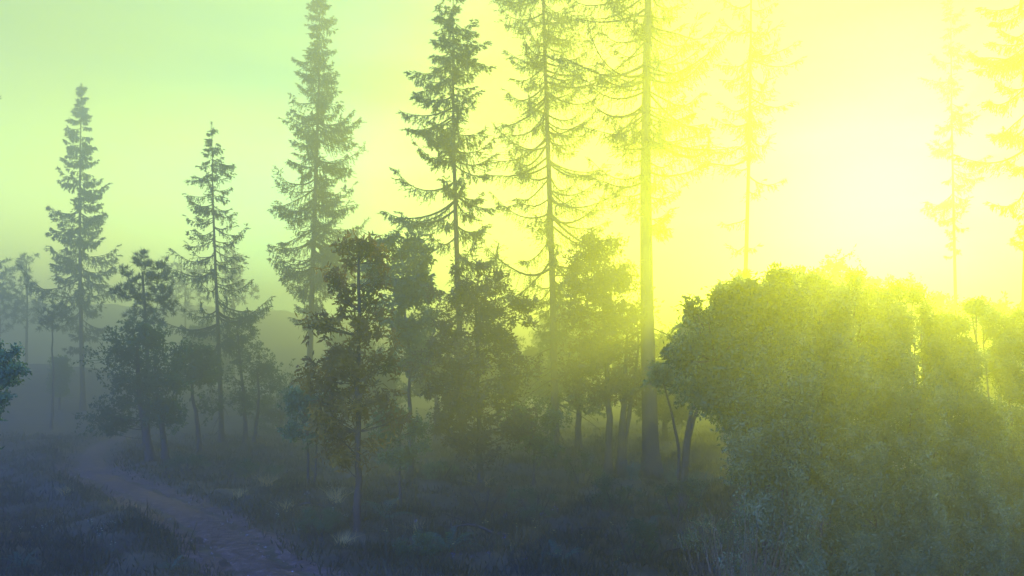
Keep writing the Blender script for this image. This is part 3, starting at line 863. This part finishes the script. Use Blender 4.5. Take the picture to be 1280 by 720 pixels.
for k, (px, py, lab, h) in enumerate([
        (912, 640, 'brown withered stalks standing left of the willow thicket', 1.5), (936, 650, 'tallest of the brown withered stalk clumps before the willows', 1.75),
        (958, 648, 'brown withered stalks leaning on the lowest willow bush', 1.55), (896, 618, 'short withered stalks left of the others', 1.2)]):
    tuft(px, py, lab, h, 70, 'dead_stalk', 'withered_plant', 'dead plant', 'withered stalks before the willows', .10, .011, 50 + k, near=7.4 + .25 * k)
for k, (px, py, lab, h) in enumerate([
        (842, 606, 'tall green grass clump by the thickest trunk', .7), (790, 600, 'tall green grass clump left of the thickest trunk', .6),
        (868, 622, 'tall green grass clump under the forked trunk', .7), (735, 586, 'tall green grass clump behind the dead branches', .6)]):
    tuft(px, py, lab, h, 90, 'fern', 'grass_clump', 'grass clump', 'tall green grass clumps', .25, .016, 70 + k)

def wildflower(mat):
    rng = np.random.default_rng(9)
    root = thing('wildflower', 'x', 'flower', (0, 0, 0), 'wildflowers')
    g = Geo(); t = np.linspace(0, 1, 5)
    stems = [(0, 0, .26), (.05, .03, .2), (-.04, .05, .23)]
    for i, (dx, dy, h) in enumerate(stems):
        p = np.stack([dx * t * 1.3, dy * t * 1.3, h * t - .02 * (1 - t)], 1)
        g.tubes(p[None], np.full((1, 5), .003), 3)
        hg = Geo()
        a = np.arange(6) * math.pi / 3
        c = p[-1]
        for r0, z in ((.028, .004),):
            q = np.stack([c + [r0 * math.cos(x) * f, r0 * math.sin(x) * f, z * f + .004 * rng.normal()] for x in a for f in (0., 1.)])
            D = np.stack([np.cos(a), np.sin(a), np.full(6, .35)], 1)
            hg.blades(np.repeat(c[None], 6, 0), D, .022, .016, rng)
        hg.build('flower_head', M[mat], root)
    g.build('stem', M['fern'], root)
    return root
FW = wildflower('petal_white'); FY = wildflower('petal_yellow'); FV = wildflower('petal_violet')
rngf = np.random.default_rng(77)
def plant_flowers(src, spots, label, group, first):
    for k, (px, py) in enumerate(spots):
        X, Y = on_ground(px, py)
        if first and k == 0:
            o = src
        else:
            o = src.copy(); COL.objects.link(o)
            for ch in src.children:
                d = ch.copy(); COL.objects.link(d); d.parent = o
        o.location = (X, Y, tz(X, Y)); o.rotation_euler = (0, 0, rngf.uniform(0, 6.28)); sc = rngf.uniform(.35, .8) * (.8 if Y < 14 else 1.)
        o.scale = (sc, sc, sc); o['label'] = label; o['group'] = group
def spots(n, x0, x1, y0, y1):
    return [(rngf.uniform(x0, x1), rngf.uniform(y0, y1)) for _ in range(n)]
plant_flowers(FW, spots(12, 4, 160, 656, 690), 'tiny white wildflower in the dark grass inside the bend of the track', 'white flowers inside the bend of the track', True)
plant_flowers(FW, spots(16, 330, 440, 612, 665), 'tiny white wildflower on the bank right of the track', 'white flowers on the bank right of the track', False)
plant_flowers(FY, spots(26, 460, 740, 600, 712), 'tiny yellow wildflower in the dark undergrowth under the middle trees', 'yellow flowers under the middle trees', True)
plant_flowers(FV, spots(18, 520, 700, 640, 712), 'tiny violet wildflower in the dark undergrowth under the middle trees', 'violet flowers under the middle trees', True)
plant_flowers(FY, spots(10, 760, 960, 640, 712), 'tiny yellow wildflower in front of the withered stalks', 'yellow flowers in front of the withered stalks', False)

US = 'low shrubs of the undergrowth'
def low_shrub(label, px, py, hpx, wpx, leaf, seed):
    X, Y = on_ground(px, py)
    cl = blob(0, py - hpx * .55, wpx, hpx * .42, 9, max(6, hpx * .2), seed)
    return leafy('low_shrub', label, 'shrub', px, Y, cl, [(3, [(d * .3, py + 2), (d, py - hpx * .4), (d * 1.6, py - hpx * .8)]) for d in (-wpx * .35, wpx * .1, wpx * .4)],
          leaf, 'bark_grey', seed, 12, leaves=13, ll=.05, lw=.022, group=US, up=.5, limb_r=.012)
for k, (lab, px, py, h, w, leaf) in enumerate([
        ('low shrub left of the foot of the thickest trunk', 772, 640, 44, 30, 'leaf_dark'), ('low shrub right of the foot of the thickest trunk', 846, 652, 50, 28, 'leaf_dark'),
        ('low dark shrub below the dead branches of the thin trunk', 668, 650, 40, 34, 'leaf_dark'), ('low shrub at the foot of the big dark bushy tree', 606, 640, 36, 34, 'leaf_brown'),
        ('low leafy shrub under the star-shaped fern, bottom centre', 520, 706, 40, 34, 'leaf_dark'), ('low shrub in the dark at the bottom, under the thickest trunk', 790, 704, 56, 34, 'leaf_dark'),
        ('low shrub in front of the withered stalks', 890, 706, 60, 30, 'leaf_grey'), ('small shrub on the bank beside the track, left of the thin trunk', 398, 668, 30, 24, 'leaf_dark'),
        ('low shrub behind the pale tuft on the far bank', 320, 600, 26, 30, 'leaf_dark'), ('low shrub in the pale gap by the green shrub', 548, 606, 30, 26, 'leaf_green'),
        ('low shrub at the foot of the two-trunked tree', 232, 590, 20, 26, 'leaf_dark'), ('low shrub between the trunks of the rounded tree', 728, 604, 34, 28, 'leaf_dark')]):
    low_shrub(lab, px, py, h, w, leaf, 400 + k)
def fallen_branch(label, px, py, ln, rz, seed):
    rng = np.random.default_rng(seed)
    X, Y = on_ground(px, py)
    root = thing('fallen_branch', label, 'branch', (X, Y, tz(X, Y) + .03), 'fallen branches', rz)
    g = Geo(); t = np.linspace(-.5, .5, 10)
    p = np.stack([ln * t, .06 * ln * np.sin(t * 5), .05 + .05 * np.cos(t * 9) + .10 * (t + .5)], 1)
    g.tubes(p[None], (.03 * (1.05 - .85 * (t + .5)))[None], 6)
    for k in (3, 5, 7):
        d = np.array([.6, rng.choice([-1, 1]) * .8, .5]); l = ln * rng.uniform(.12, .3)
        q = p[k] + d * np.linspace(0, l, 5)[:, None] + rng.normal(size=(5, 3)) * .015
        q[0] = p[k]
        g.tubes(q[None], np.linspace(.012, .004, 5)[None], 4)
    o = g.build('limb', M['bark_grey'], root, True)
for k, a_ in enumerate([('fallen branch lying in the dark in front of the thickest trunk', 728, 672, 1.6, .5), ('fallen branch on the ground below the big dark bushy tree', 590, 672, 1.3, 2.6),
                        ('fallen branch across the bank right of the track', 385, 640, 1.2, -.4), ('fallen branch at the bottom edge left of the withered stalks', 838, 702, 1.2, .2)]):
    fallen_branch(*a_, 500 + k)

def bare_sapling():
    X, Y = on_ground(1016, 719)
    root = thing('bare_sapling', 'bare dark sapling with two side branches in front of the willow thicket', 'sapling', (X, Y, tz(X, Y) - .05))
    s = Y / RES_F
    g = Geo()
    g.tubes(np.array([[(0, 0, 0), (.02, 0, .3), (.0, .02, .55), (.05, .0, .95)]]), np.array([[.022, .018, .015, .006]]), 7)
    g.build('trunk', M['bark_grey'], root, True)
    for pts in ([(.01, 0, .28), (.16, -.03, .36), (.30, 0, .42), (.42, .02, .55)], [(.0, .01, .5), (.15, .03, .62), (.38, .05, .68), (.62, 0, .66)], [(0, .01, .45), (-.1, 0, .6), (-.14, .02, .8), (-.22, 0, .95)]):
        g = Geo(); g.tubes(resample(pts, 8)[None], np.linspace(.013, .004, 8)[None], 5); g.build('branch', M['bark_grey'], root, True)
bare_sapling()

# ------------------------------------------------------------------ render settings
scene.view_settings.view_transform = 'Standard'
scene.view_settings.look = 'None'
scene.view_settings.gamma = 1
scene.view_settings.exposure = EXPOSURE
scene.render.engine = 'CYCLES'
cy = scene.cycles
cy.use_denoising = True
cy.max_bounces = 6; cy.diffuse_bounces = 3; cy.transmission_bounces = 3; cy.volume_bounces = 0; cy.transparent_max_bounces = 6
cy.sample_clamp_indirect = 4
